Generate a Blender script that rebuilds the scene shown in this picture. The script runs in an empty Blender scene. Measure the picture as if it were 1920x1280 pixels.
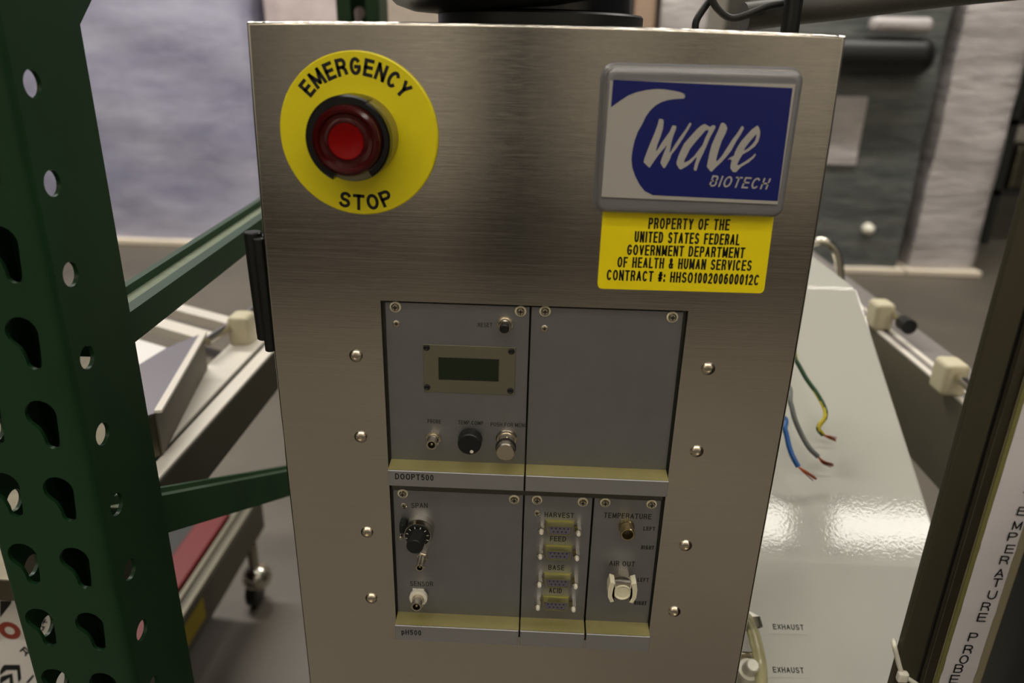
import bpy, bmesh, math, random
from mathutils import Vector, Matrix
from mathutils.geometry import tessellate_polygon
random.seed(7)
PI = math.pi
# ------------------------------------------------------------------ camera, world, lights, exposure
S = 0.001            # all builders below work in millimetres; z = 0 is the cabinet top
H = 1.25             # height of the cabinet top above the floor, metres
CP, CY_, CR, F = .373598105, -.0298294942, .0244931584, 1398.015
cam_pos = Vector((.48889, -425.177, -11.5997))
cp, sp, cy, sy = math.cos(CP), math.sin(CP), math.cos(CY_), math.sin(CY_)
fw = Vector((sy*cp, cy*cp, -sp)); rt = Vector((cy, -sy, 0)); up = rt.cross(fw)
cr, sr = math.cos(CR), math.sin(CR)
rt, up = rt*cr + up*sr, up*cr - rt*sr
cam = bpy.data.cameras.new('camera'); camo = bpy.data.objects.new('camera', cam)
bpy.context.scene.collection.objects.link(camo)
m = Matrix.Identity(4)
for i in range(3):
    m[i][0] = rt[i]; m[i][1] = up[i]; m[i][2] = -fw[i]
m.translation = cam_pos*S + Vector((0, 0, H))
camo.matrix_world = m
cam.sensor_width = 36; cam.lens = 36*F/1920; cam.clip_start = .01; cam.clip_end = 100
cam.dof.use_dof = True; cam.dof.focus_distance = .50; cam.dof.aperture_fstop = 5.6
sc = bpy.context.scene
sc.camera = camo
sc.view_settings.view_transform = 'Standard'; sc.view_settings.look = 'None'
sc.view_settings.gamma = 1; sc.view_settings.exposure = 0.16
sc.view_settings.use_curve_mapping = False
w = bpy.data.worlds.new('world'); sc.world = w; w.use_nodes = True
w.node_tree.nodes['Background'].inputs[0].default_value = (.95, .97, 1, 1)
w.node_tree.nodes['Background'].inputs[1].default_value = .05
def strip_light(x, y, L, wd=.21, p=60, z=4.85, tilt=0):
    l = bpy.data.lights.new('ceiling_or_added_strip', 'AREA'); l.shape = 'RECTANGLE'; l.size = L; l.size_y = wd  # ceiling strips and the added wall lamps share this name
    l.energy = p; l.color = (1, .95, .86)
    o = bpy.data.objects.new('ceiling_or_added_strip', l); o.location = (x, y, z); o.rotation_euler = (math.radians(tilt), 0, 0)
    sc.collection.objects.link(o)
for (x, y, L, p) in [(.16, -.2, 2.9, 24), (3.34, -.2, 2.9, 24), (-4.2, -.2, 2.6, 22),
                     (-2.2, 2.9, 3, 210), (2.2, 2.9, 3, 140)]:
    strip_light(x, y, L, p=p)
for x in (-1.6, 1.6):          # added lamps, tilted to light the invented wall that the steel reflects
    strip_light(x, -2.3, 3, p=185, tilt=-52)

def ray(px, py): return rt*((px-960)/F) - up*((py-640)/F) + fw
def P(px, py, Y):
    d = ray(px, py); return cam_pos + d*((Y-cam_pos.y)/d.y)
def PX(px, py, X):
    d = ray(px, py); return cam_pos + d*((X-cam_pos.x)/d.x)
def PZ(px, py, Z):
    d = ray(px, py); return cam_pos + d*((Z-cam_pos.z)/d.z)
def PN(px, py, p0, n):
    d = ray(px, py); return cam_pos + d*((p0-cam_pos).dot(n)/d.dot(n))

# ------------------------------------------------------------------ materials
def lin(c):
    return tuple(((v/255)/12.92 if v/255 <= .04045 else ((v/255+.055)/1.055)**2.4) for v in c) + (1,)
def mat(name, col, rough=.5, metal=0, coat=0, noise=None, bump=None, aniso=0, spec=.5, trans=0, emit=None, dirt=None):
    """col sRGB 0-255; noise=(scale xyz, amount) tint; bump=(scale xyz, strength, dist)"""
    M = bpy.data.materials.new(name); M.use_nodes = True
    nt = M.node_tree; b = nt.nodes['Principled BSDF']; N = nt.nodes.new; L = nt.links.new
    b.inputs['Base Color'].default_value = lin(col); b.inputs['Roughness'].default_value = rough
    b.inputs['Metallic'].default_value = metal; b.inputs['Coat Weight'].default_value = coat
    b.inputs['Specular IOR Level'].default_value = spec
    b.inputs['Transmission Weight'].default_value = trans
    if emit:
        b.inputs['Emission Color'].default_value = lin(emit[0]); b.inputs['Emission Strength'].default_value = emit[1]
    tc = N('ShaderNodeTexCoord')
    def nz(scale, detail=4, rg=.6):
        mp = N('ShaderNodeMapping'); mp.inputs['Scale'].default_value = scale
        L(tc.outputs['Object'], mp.inputs['Vector'])
        n = N('ShaderNodeTexNoise'); n.inputs['Scale'].default_value = 1; n.inputs['Detail'].default_value = detail
        n.inputs['Roughness'].default_value = rg
        L(mp.outputs[0], n.inputs['Vector']); return n
    if noise:
        n = nz(noise[0]); r = N('ShaderNodeValToRGB'); a = noise[1]
        c = lin(col)
        c2 = lin(noise[2]) if len(noise) > 2 else tuple(max(0, v*(1-a)) for v in c[:3]) + (1,)
        c1 = c if len(noise) > 2 else tuple(v*(1+a*.6) for v in c[:3]) + (1,)
        r.color_ramp.elements[0].position = .32; r.color_ramp.elements[1].position = .68
        r.color_ramp.elements[0].color = c2; r.color_ramp.elements[1].color = c1
        L(n.outputs[0], r.inputs[0]); L(r.outputs[0], b.inputs['Base Color'])
    if bump:
        n = nz(bump[0], 1 if bump[0][0] == 420 else 5); bp = N('ShaderNodeBump'); bp.inputs['Strength'].default_value = bump[1]
        bp.inputs['Distance'].default_value = bump[2]
        L(n.outputs[0], bp.inputs['Height']); L(bp.outputs[0], b.inputs['Normal'])
        if len(bump) > 3:   # also varies the gloss
            mr = N('ShaderNodeMapRange'); mr.inputs['To Min'].default_value = rough-bump[3]; mr.inputs['To Max'].default_value = rough+bump[3]
            L(n.outputs[0], mr.inputs['Value']); L(mr.outputs[0], b.inputs['Roughness'])
    if aniso:
        b.inputs['Anisotropic'].default_value = aniso
        tg = N('ShaderNodeTangent'); tg.direction_type = 'UV_MAP'; tg.uv_map = 'UVMap'
        L(tg.outputs[0], b.inputs['Tangent'])
        b.inputs['Anisotropic Rotation'].default_value = 0.0
    return M
steel = mat('brushed_stainless', (206, 201, 192), .1, 1, noise=((14, 14, 1500), .04), bump=((7, 7, 4600), .12, .0002, .02))
steel_plain = mat('satin_stainless', (176, 170, 158), .36, 1, noise=((8, 8, 8), .15))
steel_dark = mat('dull_dark_stainless', (112, 106, 92), .45, 1, noise=((20, 20, 12), .25))
chrome = mat('chromed_metal', (215, 210, 200), .16, 1)
nickel = mat('nickel_plated', (205, 196, 180), .22, 1)
anod = mat('silver_anodised_aluminium', (146, 147, 150), .42, .85, noise=((60, 60, 60), .05))
anod_strip = mat('satin_aluminium_strip', (158, 158, 160), .45, .7)
ledge = mat('yellowed_plastic_ledge', (136, 128, 80), .35, 0, noise=((40, 10, 10), .12))
dark_alu = mat('dark_frame_aluminium', (92, 92, 86), .4, .8)
blackp = mat('black_plastic', (16, 17, 17), .42)
blackg = mat('gloss_black', (10, 10, 12), .25)
matblack = mat('matt_black_print', (14, 14, 15), .7)
yellow = mat('yellow_label_plastic', (252, 232, 6), .36)
yellow_d = mat('emergency_yellow', (232, 218, 12), .42)
red_cap = mat('dark_red_lens', (60, 3, 5), .14, 0, spec=.4)
red_in = mat('bright_red_lens', (128, 3, 4), .3, 0, spec=.15)
blue = mat('plaque_blue', (12, 24, 104), .35, 0)
silver = mat('silver_print', (186, 184, 180), .4, .25)
resin = mat('clear_grey_resin', (128, 128, 132), .22, .2, coat=.5, bump=((90, 90, 40), .25, .001))
engr = mat('engraved_black', (26, 26, 24), .6)
lcd_bez = mat('olive_bezel_sheet', (120, 118, 100), .5, .6)
lcdm = mat('dark_green_lcd', (6, 20, 8), .2, 0, coat=.3, noise=((3, 3, 130), .5, (18, 42, 10)))
cream = mat('cream_plastic', (222, 216, 190), .45)
ivory = mat('white_nylon', (226, 222, 208), .4)
brass = mat('brass_nickel', (196, 178, 132), .25, 1)
dsub_m = mat('yellow_zinc_shell', (170, 166, 118), .3, .9)
dsub_f = mat('purple_grey_insulator', (96, 92, 106), .5)
green = mat('rack_green_enamel', (21, 54, 29), .42, 0, spec=.35, noise=((14, 14, 5), .22), bump=((160, 160, 160), .06, .0006))
green_l = mat('dusty_green_enamel', (96, 108, 84), .6, 0, noise=((60, 60, 60), .2))
white_en = mat('white_powder_coat', (184, 183, 175), .04, 0, bump=((420, 420, 420), .07, .0005))
paper = mat('white_label_tape', (214, 210, 214), .4)
beige = mat('beige_plastic_channel', (150, 142, 116), .5)
olive = mat('olive_tape_edge', (122, 118, 72), .4)
copper = mat('bare_copper', (190, 96, 56), .35, 1)
rubber_b = mat('black_cable', (18, 18, 18), .5)
wire_blue = mat('blue_insulation', (20, 84, 150), .35)
wire_grey = mat('grey_insulation', (104, 110, 106), .4)
wire_yel = mat('yellow_insulation', (196, 180, 40), .4)
wire_grn = mat('dark_green_insulation', (14, 62, 30), .35)
tube_m = mat('clear_yellowed_tubing', (208, 202, 160), .15, 0, trans=.6)
concrete = mat('concrete_floor', (91, 85, 76), .5, 0, noise=((1.3, 1.3, 1.3), .25), bump=((30, 30, 30), .1, .002))
wrap_b = mat('blue_white_stretch_wrap', (180, 180, 200), .32, 0, noise=((1.6, 1.6, 4.0), .35, (134, 134, 160)), bump=((3, 3, 9), .35, .02))
wrap_w = mat('white_stretch_wrap', (206, 200, 200), .34, 0, noise=((1.6, 1.6, 6), .3, (160, 154, 154)), bump=((5, 5, 22), .7, .02))
wrap_p = mat('pinkish_wrapped_carton', (198, 184, 184), .42, 0, noise=((5, 5, 5), .3, (168, 156, 160)))
wrap_g = mat('dark_wrapped_machine', (74, 78, 78), .25, 0, noise=((2.5, 2.5, 9), .4, (110, 112, 110)), bump=((6, 6, 24), .6, .02))
carton = mat('brown_cardboard', (160, 136, 116), .7)
wood = mat('pale_pallet_wood', (226, 214, 196), .7, noise=((3, 3, 30), .1))
dark_m = mat('dark_machinery', (36, 36, 34), .5)
red_p = mat('shaded_red_paint', (104, 9, 10), .5)  # red darkened to carry the shade under the platform
red_ring = mat('brownish_red_print', (150, 62, 48), .6)
board = mat('white_board_print', (222, 220, 218), .5)
wall_m = mat('warehouse_wall', (196, 188, 174), .7, noise=((.5, .5, .5), .2))
ceil_m = mat('warehouse_ceiling', (96, 94, 90), .8)

# ------------------------------------------------------------------ object helpers
C = sc.collection
def root_loc(p):
    v = Vector((0, 0, 0))
    while p: v = v + p.location; p = p.parent
    return v
def W(v): return Vector(v)*S + Vector((0, 0, H))
def thing(name, label, cat, loc, group=None):
    o = bpy.data.objects.new(name, None); C.objects.link(o); o.empty_display_size = .02
    o.location = W(loc); o['label'] = label; o['category'] = cat
    if group: o['group'] = group
    return o
def tag(o, label=None, cat=None, group=None, kind=None):
    for k, v in (('label', label), ('category', cat), ('group', group), ('kind', kind)):
        if v: o[k] = v
    return o
def mk(name, bm, mt, parent=None, smooth=None, org=None, label=None):
    """bm in mm scene frame -> one mesh object; org (mm) sets its origin when top-level"""
    bmesh.ops.recalc_face_normals(bm, faces=bm.faces)
    me = bpy.data.meshes.new(name)
    off = root_loc(parent) if parent else (W(org) if org else Vector((0, 0, H)))
    for v in bm.verts: v.co = Vector(v.co)*S + Vector((0, 0, H)) - off
    if smooth is not None:
        for f in bm.faces: f.smooth = True
        for e in bm.edges:
            if len(e.link_faces) == 2 and e.calc_face_angle(0) > math.radians(smooth): e.smooth = False
    bm.to_mesh(me); bm.free()
    for mm in (mt if isinstance(mt, list) else [mt]): me.materials.append(mm)
    o = bpy.data.objects.new(name, me); C.objects.link(o)
    if smooth is not None:
        wn = o.modifiers.new('weighted_normals', 'WEIGHTED_NORMAL'); wn.keep_sharp = True; wn.weight = 100
    if parent: o.parent = parent
    else: o.location = off
    if label: o['label'] = label
    return o
def nb(): return bmesh.new()
def box(bm, x0, x1, y0, y1, z0, z1, bev=0, seg=2):
    r = bmesh.ops.create_cube(bm, size=1)
    vs = r['verts']
    for v in vs: v.co = Vector(((x0+x1)/2+v.co.x*(x1-x0), (y0+y1)/2+v.co.y*(y1-y0), (z0+z1)/2+v.co.z*(z1-z0)))
    if bev:
        es = list({e for v in vs for e in v.link_edges})
        bmesh.ops.bevel(bm, geom=es, offset=bev, segments=seg, affect='EDGES', profile=.5)
    return bm
def lathe(bm, c, prof, axis=(0, -1, 0), seg=32, a0=0, a1=360):
    """prof: list of (distance along axis, radius)"""
    ax = Vector(axis).normalized()
    u = ax.orthogonal().normalized(); v = ax.cross(u); c = Vector(c)
    full = abs(a1-a0) >= 360
    n = seg if full else seg+1
    rings = []
    for h, r in prof:
        ring = []
        if r <= 1e-6: ring = [bm.verts.new(c+ax*h)]
        else:
            for i in range(n):
                a = math.radians(a0+(a1-a0)*i/seg)
                ring.append(bm.verts.new(c+ax*h+(u*math.cos(a)+v*math.sin(a))*r))
        rings.append(ring)
    for A, B in zip(rings, rings[1:]):
        cnt = n if full else n-1
        for i in range(cnt):
            j = (i+1) % n
            if len(A) == 1 and len(B) == 1: continue
            if len(A) == 1: bm.faces.new((A[0], B[j], B[i]))
            elif len(B) == 1: bm.faces.new((A[i], A[j], B[0]))
            else: bm.faces.new((A[i], A[j], B[j], B[i]))
    return bm
def prism(bm, pts, vec):
    """polygon (list of Vector) extruded by vec"""
    vec = Vector(vec)
    a = [bm.verts.new(p) for p in pts]; b = [bm.verts.new(Vector(p)+vec) for p in pts]
    n = len(pts)
    f1 = bm.faces.new(a); f2 = bm.faces.new(b[::-1])
    for i in range(n): bm.faces.new((a[i], b[i], b[(i+1) % n], a[(i+1) % n]))
    if n > 4: bmesh.ops.triangulate(bm, faces=[f1, f2])
    return bm
def smoothpath(pts, n=8):
    pts = [Vector(p) for p in pts]; out = []
    q = [pts[0]*2-pts[1]] + pts + [pts[-1]*2-pts[-2]]
    for i in range(1, len(q)-2):
        for k in range(n):
            t = k/n; a, b, c, d = q[i-1:i+3]
            out.append(.5*((2*b)+(c-a)*t+(2*a-5*b+4*c-d)*t*t+(3*b-a-3*c+d)*t**3))
    out.append(pts[-1]); return out
def tube(bm, pts, r, seg=12, r2=None, mat_fn=None):
    rings = []; prev = None; N = len(pts)
    for i, p in enumerate(pts):
        t = (pts[min(i+1, N-1)]-pts[max(i-1, 0)]).normalized()
        u = (prev - t*prev.dot(t)).normalized() if prev else t.orthogonal().normalized()
        prev = u; v = t.cross(u); rr = r + ((r2-r)*i/(N-1) if r2 is not None else 0)
        rings.append([bm.verts.new(p+(u*math.cos(2*PI*k/seg)+v*math.sin(2*PI*k/seg))*rr) for k in range(seg)])
    for i, (A, B) in enumerate(zip(rings, rings[1:])):
        for k in range(seg):
            f = bm.faces.new((A[k], A[(k+1) % seg], B[(k+1) % seg], B[k]))
            if mat_fn: f.material_index = mat_fn(i/(N-1), k/seg)
    bm.faces.new(rings[0][::-1]); bm.faces.new(rings[-1])
    return bm
def ngon_plate(pts2, y0, y1):
    """pts2: list of (x,z) -> prism between y0 and y1"""
    return prism(nb(), [Vector((x, y0, z)) for x, z in pts2], (0, y1-y0, 0))
def _arc(cx, cy, rx, ry, a0, a1, n=10):
    return [(cx+rx*math.cos(math.radians(a0+(a1-a0)*k/n)), cy+ry*math.sin(math.radians(a0+(a1-a0)*k/n))) for k in range(n+1)]
# strokes on a unit cell (x 0-1 across the glyph, y 0-1 cap height), with relative widths
GL = {
 'A': (1.0, [[(0, 0), (.5, 1), (1, 0)], [(.18, .33), (.82, .33)]]),
 'B': (.9, [[(0, 0), (0, 1), (.55, 1)] + _arc(.6, .76, .36, .24, 90, -90) + [(0, .52)], [(.55, .52)] + _arc(.62, .26, .38, .26, 90, -90) + [(0, 0)]]),
 'C': (1.0, [_arc(.5, .5, .5, .5, 42, 318, 20)]),
 'D': (.95, [[(0, 0), (0, 1), (.4, 1)] + _arc(.45, .5, .55, .5, 90, -90, 14) + [(0, 0)]]),
 'E': (.84, [[(1, 1), (0, 1), (0, 0), (1, 0)], [(0, .52), (.9, .52)]]),
 'F': (.8, [[(1, 1), (0, 1), (0, 0)], [(0, .5), (.85, .5)]]),
 'G': (1.05, [_arc(.5, .5, .5, .5, 42, 340, 20) + [(.97, .46), (.55, .46)]]),
 'H': (.92, [[(0, 0), (0, 1)], [(1, 0), (1, 1)], [(0, .52), (1, .52)]]),
 'I': (.06, [[(.5, 0), (.5, 1)]]),
 'L': (.76, [[(0, 1), (0, 0), (1, 0)]]),
 'M': (1.12, [[(0, 0), (0, 1), (.5, .12), (1, 1), (1, 0)]]),
 'N': (.94, [[(0, 0), (0, 1), (1, 0), (1, 1)]]),
 'O': (1.05, [_arc(.5, .5, .5, .5, 90, 450, 24)]),
 'P': (.86, [[(0, 0), (0, 1), (.55, 1)] + _arc(.62, .74, .38, .26, 90, -90) + [(0, .48)]]),
 'R': (.92, [[(0, 0), (0, 1), (.55, 1)] + _arc(.62, .75, .34, .25, 90, -90) + [(0, .5)], [(.58, .5), (.9, .3), (.98, 0)]]),
 'S': (.92, [_arc(.5, .745, .46, .255, 25, 250, 12) + _arc(.5, .255, .5, .255, 80, -160, 14)]),
 'T': (.9, [[(0, 1), (1, 1)], [(.5, 1), (.5, 0)]]),
 'U': (.92, [[(0, 1), (0, .4)] + _arc(.5, .38, .5, .38, 180, 360, 12) + [(1, 1)]]),
 'V': (.96, [[(0, 1), (.5, 0), (1, 1)]]),
 'X': (.94, [[(0, 0), (1, 1)], [(0, 1), (1, 0)]]),
 'Y': (.96, [[(0, 1), (.5, .44), (1, 1)], [(.5, .44), (.5, 0)]]),
 '0': (.74, [_arc(.5, .5, .5, .5, 90, 450, 24)]),
 '1': (.34, [[(0, .74), (.45, .8), (.8, 1), (.8, 0)]]),
 '2': (.74, [_arc(.48, .7, .48, .3, 170, -30, 12) + [(.02, .06), (.02, 0), (1, 0)]]),
 '5': (.74, [[(.92, 1), (.16, 1), (.08, .5)] + _arc(.48, .33, .5, .33, 125, -155, 14)]),
 '6': (.74, [_arc(.5, .5, .5, .5, 50, 180, 8) + [(0, .35)] , _arc(.5, .32, .5, .32, 180, -180, 18)]),
 '#': (.8, [[(.2, 0), (.38, 1)], [(.62, 0), (.8, 1)], [(0, .33), (.95, .33)], [(.05, .68), (1, .68)]]),
 ':': (.06, [[(.5, .02), (.5, .14)], [(.5, .56), (.5, .68)]]),
 '&': (.95, [[(1, 0), (.22, .72)] + _arc(.44, .82, .24, .18, 200, -20, 8) + [(.6, .66), (.12, .42)] + _arc(.38, .24, .38, .24, 150, 330, 10) + [(1, .45)]]),
 'p': (.72, [[(0, .72), (0, -.28)], _arc(.5, .36, .5, .36, 180, -180, 18)]),
 'l': (.06, [[(.5, 0), (.5, 1)]]),
 'a': (.72, [_arc(.5, .34, .5, .34, 0, 360, 16), [(1, .7), (1, 0)]]),
 '+': (.7, [[(0, .4), (1, .4)], [(.5, .05), (.5, .75)]]),
}
def text_mesh(s, th=.17, space=1.0, gap=.17, wide=.66):
    """ribbon letters: list of quads in (x, y) with cap height 1; returns quads and total width"""
    quads = []; x = 0
    for ch in s:
        if ch == ' ': x += .34; continue
        w0, strokes = GL[ch]; w_ = w0*wide
        hx = th/2
        def m_(p): return (x+hx+p[0]*w_, hx+p[1]*(1-th))
        parts_ = []
        for st in strokes:          # break strokes at sharp corners so that they keep their weight
            M_ = [m_(p) for p in st]; cur = [M_[0]]
            for i in range(1, len(M_)):
                cur.append(M_[i])
                if i < len(M_)-1:
                    ax, ay = M_[i][0]-M_[i-1][0], M_[i][1]-M_[i-1][1]; bx_, by_ = M_[i+1][0]-M_[i][0], M_[i+1][1]-M_[i][1]
                    l = math.hypot(ax, ay)*math.hypot(bx_, by_)
                    if l > 1e-9 and (ax*bx_+ay*by_)/l < -.25: parts_.append(cur); cur = [M_[i]]
            parts_.append(cur)
        for pts in parts_:
            st = pts
            q = [pts[0]]
            for p in pts[1:]:
                if math.hypot(p[0]-q[-1][0], p[1]-q[-1][1]) > .004: q.append(p)
            closed = math.hypot(q[0][0]-q[-1][0], q[0][1]-q[-1][1]) < .01
            if closed: q[-1] = q[0]
            L = []; n = len(q)
            for i in range(n):
                def dr(a, b):
                    d = (b[0]-a[0], b[1]-a[1]); l = math.hypot(*d); return (d[0]/l, d[1]/l)
                if closed: d0, d1 = dr(q[i-1] if i else q[-2], q[i]), dr(q[i], q[i+1] if i < n-1 else q[1])
                else:
                    d1 = dr(q[i], q[i+1]) if i < n-1 else None; d0 = dr(q[i-1], q[i]) if i else None
                    d0 = d0 or d1; d1 = d1 or d0
                nx, ny = -(d0[1]+d1[1]), d0[0]+d1[0]; l = math.hypot(nx, ny) or 1e-6
                nx /= l; ny /= l; k = max(.66, nx*-d0[1]+ny*d0[0])
                h = hx/k; p = q[i]
                if not closed and len(st) > 0:
                    e = hx if abs(d0[0]) < .02 or abs(d0[1]) < .02 else hx*.5
                    if i == 0: p = (p[0]-d1[0]*e, p[1]-d1[1]*e)
                    if i == n-1: p = (p[0]+d0[0]*e, p[1]+d0[1]*e)
                L.append(((p[0]+nx*h, p[1]+ny*h), (p[0]-nx*h, p[1]-ny*h)))
            for a, b in zip(L, L[1:]): quads.append((a[0], a[1], b[1], b[0]))
        x += w_+th+gap*space
    return quads, x-gap*space
def text(name, s, A, B, Uv, mt, parent, bold=.0, space=1.0, shear=0, bm=None):
    """letters from A to B (baseline ends), Uv = vector of the cap height; bold = stroke/cap ratio"""
    th = bold or .13
    A = Vector(A); E = Vector(B)-A; asp = E.length/max(Uv.length, 1e-6)
    lo_, hi_ = .1, 2.5          # letter width chosen so the line fills the distance
    if len(s) == 1 and GL[s][0] < .1: hi_ = .1
    for _ in range(24):
        wd = (lo_+hi_)/2
        if text_mesh(s, th, space, .17*(wd/.66)**.5, wd)[1] < asp: lo_ = wd
        else: hi_ = wd
    qs, tw = text_mesh(s, th, space, .17*(wd/.66)**.5, wd)
    own = bm is None
    if own: bm = nb()
    sx = E/tw if tw > asp*.8 else E.normalized()*Uv.length
    Sh = E.normalized()*(shear*Uv.length)
    for q in qs:
        vs = [bm.verts.new(A+sx*x+Uv*y+Sh*y) for x, y in q]
        bm.faces.new(vs)
    if own: return mk(name, bm, mt, parent)
def ptext(s, bl, br, cap, Y, parent, mt=None, bold=0.13, space=1.0, shear=0, name='lettering', bm=None):
    A = P(*bl, Y); B = P(*br, Y); d = P((bl[0]+br[0])/2, (bl[1]+br[1])/2-cap, Y)-(A+B)/2
    return text(name, s, A, B, Vector((0, 0, d.length)), mt or engr, parent, bold, space, shear, bm)

# ------------------------------------------------------------------ setting
FL = -1250
def struct(name, bm, mt): return tag(mk(name, bm, mt), kind='structure')
struct('floor', box(nb(), -9000, 9000, -7000, 9000, FL-60, FL), concrete)
struct('ceiling', box(nb(), -9000, 9000, -7000, 9000, 3900, 3950), ceil_m)
struct('wall_back', box(nb(), -9000, 9000, 8900, 9000, FL, 3900), wall_m)
struct('added_wall_front', box(nb(), -9000, 9000, -7000, -3300, FL, 3900), wall_m)  # invented wall, unseen, added for the steel door to reflect
pil_l = mat('pale_wall_panel', (232, 226, 212), .6); pil_d = mat('dark_reflected_column', (30, 28, 26), .6)
pil_b = mat('brown_reflected_skirt', (92, 84, 74), .6)
for k, (x0, x1, mt_) in enumerate([(-330, 100, pil_d), (-1800, -1380, pil_d), (-1220, -1060, pil_d), (-830, -700, pil_d), (290, 390, pil_d), (600, 840, pil_d), (1080, 1170, pil_d), (1560, 1900, pil_d)]):
    struct('added_column_%d' % (k+1), box(nb(), x0, x1, -3300+k, -3240+k, FL, 3900), mt_)  # unseen dark columns, added as streaks for the steel to mirror
struct('added_dark_skirt', box(nb(), -9000, 9000, -3300, -3262, FL, FL+620), pil_b)  # dark band added to lower the reflection on the door

# ------------------------------------------------------------------ the stainless cabinet
cab = thing('steel_cabinet', 'tall brushed stainless steel cabinet with a framed cut-out in its front', 'cabinet', (0, 100, FL))
LX = [(2, 157.9), (-50, 159.4), (-100, 160.4), (-150, 160.9), (-200, 161.1), (-260, 160.8), (-320, 160.3), (-400, 159.8), (-460, 159.4), (-600, 159), (-900, 159), (-1200, 159)]
def door_mesh():
    bm = nb(); uvl = bm.loops.layers.uv.new('UVMap')
    L = LX[1:]
    def outl(ins, zins):
        pts = []
        for i in range(9):   # top edge left to right
            x = -158+316*i/8; x = max(-157.9+ins, min(157.9-ins, x))
            pts.append((x, .8-2*(x/158)**2-zins))
        for z, x in L: pts.append((x-ins, max(z, -1200+zins)))
        for z, x in L[::-1]: pts.append((-x+ins, max(z, -1200+zins)))
        return pts
    def ring(ins, Y): return [bm.verts.new((x, Y, z)) for x, z in outl(ins, ins)]
    R = 2.0
    prof = [(R*(1-math.sin(a)), R*(1-math.cos(a))) for a in [k*PI/2/5 for k in range(6)]]
    rings = [ring(i, y) for i, y in prof] + [ring(0, 22), ring(2, 22), ring(2, 4)]
    n = len(rings[0])
    for A, B in zip(rings, rings[1:]):
        for i in range(n): bm.faces.new((A[i], A[(i+1) % n], B[(i+1) % n], B[i]))
    hole = [(-92.4, -154.8), (92.8, -154.8), (91.0, -408), (-91.2, -408)]
    hv = [bm.verts.new((x, 0, z)) for x, z in hole]; hb = [bm.verts.new((x, 2, z)) for x, z in hole]
    for i in range(4): bm.faces.new((hv[i], hv[(i+1) % 4], hb[(i+1) % 4], hb[i]))
    ed = [bm.edges.get((rings[0][i], rings[0][(i+1) % n])) for i in range(n)] + [bm.edges.get((hv[i], hv[(i+1) % 4])) for i in range(4)]
    bmesh.ops.triangle_fill(bm, edges=ed, use_beauty=True)
    for f in bm.faces:
        for l in f.loops: l[uvl].uv = (l.vert.co.x/300+.5, l.vert.co.z/300)
    return bm
mk('door', door_mesh(), steel, cab, smooth=40)
bm = nb(); box(bm, -156, 156, 28, 200, -1235, -1, 2); mk('body', bm, steel_plain, cab, smooth=35)
bm = nb(); box(bm, -140, 140, 40, 190, FL, -1235); mk('plinth', bm, steel_dark, cab)
bm = nb(); box(bm, -96, 96, 22.5, 27, -412, -150); mk('rack_back_plate', bm, dark_alu, cab)
for s in (-1, 1):
    bm = nb(); box(bm, s*91.9-1.0 if s > 0 else -92.9, s*91.9+1.0 if s > 0 else -90.9, 5.2, 22, -408, -155.5); mk('rack_side_rail', bm, dark_alu, cab)
bm = nb(); box(bm, -91, 91, 3, 9, -290, -286.5, .4); mk('rack_cross_rail', bm, dark_alu, cab)
def screw_bm(c, r=4.3, h=2.3, soc=1.5):
    bm = nb()
    lathe(bm, c, [(0, r), (.5, r), (h*.62, r*.82), (h*.92, r*.55), (h, soc), (h-1.2, soc*.95), (h-1.3, 0)], seg=24)
    return bm
scr0 = None
for (x, y) in [(667, 668), (676, 820), (688, 999), (696, 1123), (1328, 692), (1307, 847), (1286, 1024), (1265, 1148)]:
    p = P(x, y, -1)
    if scr0 is None:
        scr0 = mk('screw', screw_bm((0, 0, 0)), nickel, None, smooth=35); sm = scr0.data
        for v in sm.vertices: v.co = v.co
        bpy.data.objects.remove(scr0); scr0 = 1
    o = bpy.data.objects.new('screw', sm); C.objects.link(o); o.parent = cab
    o.location = W((p.x, 0, p.z)) - cab.location
# hinge
def hinge_leaf(px0, px1, Y, r):
    a, b = P(*px0, Y), P(*px1, Y)
    bm = nb(); lathe(bm, a, [(0, 0), (0, r-.6), (.6, r), ((b-a).length-.6, r), ((b-a).length, r-.6), ((b-a).length, 0)], axis=(b-a), seg=20)
    return bm
h1 = hinge_leaf((473, 434), (499, 634), 9, 5.4)
mk('hinge_knuckle', h1, blackp, cab, smooth=35)
h2 = hinge_leaf((484, 446), (508, 657), 4, 3.4)
mk('hinge_knuckle', h2, blackp, cab, smooth=35)
a, b = P(480, 440, 12), P(505, 655, 12)
mk('hinge_leaf', box(nb(), -167, -156.2, 9, 40, b.z, a.z, 1), blackp, cab)

# ------------------------------------------------------------------ emergency stop
EC = Vector((-99.8, 0, -58.2))
es = thing('emergency_stop_button', 'round yellow emergency stop plate with a red illuminated push button', 'emergency button', (EC.x, 0, EC.z))
mk('legend_plate', lathe(nb(), EC, [(0, 0), (0, 44), (2.4, 44), (3, 43.4), (3, 0)], seg=96), yellow_d, es, smooth=35)
def arc_text(s, rad, a_mid, step, cap, top, wscale, bold=.2):
    bm = nb(); n = len(s)
    wd = {'M': 1.22, 'I': .5, 'G': 1.05, 'O': 1.05, 'E': .9}
    angs = []; t = 0
    for ch in s:
        k = wd.get(ch, 1.0); angs.append(t+k/2); t += k
    for ch, q in zip(s, angs):
        d = (q-t/2)*step; a = math.radians(a_mid-d if top else a_mid+d)
        R_ = Vector((math.cos(a), 0, math.sin(a)))
        T = Vector((math.sin(a), 0, -math.cos(a))) if top else Vector((-math.sin(a), 0, math.cos(a)))
        U = R_ if top else -R_
        base = EC+Vector((0, -3.12, 0))+R_*rad
        hw = wscale*wd.get(ch, 1.0)/2
        text('', ch, base-T*hw, base+T*hw, U*cap, None, None, bold=bold, bm=bm)
    return bm
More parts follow.
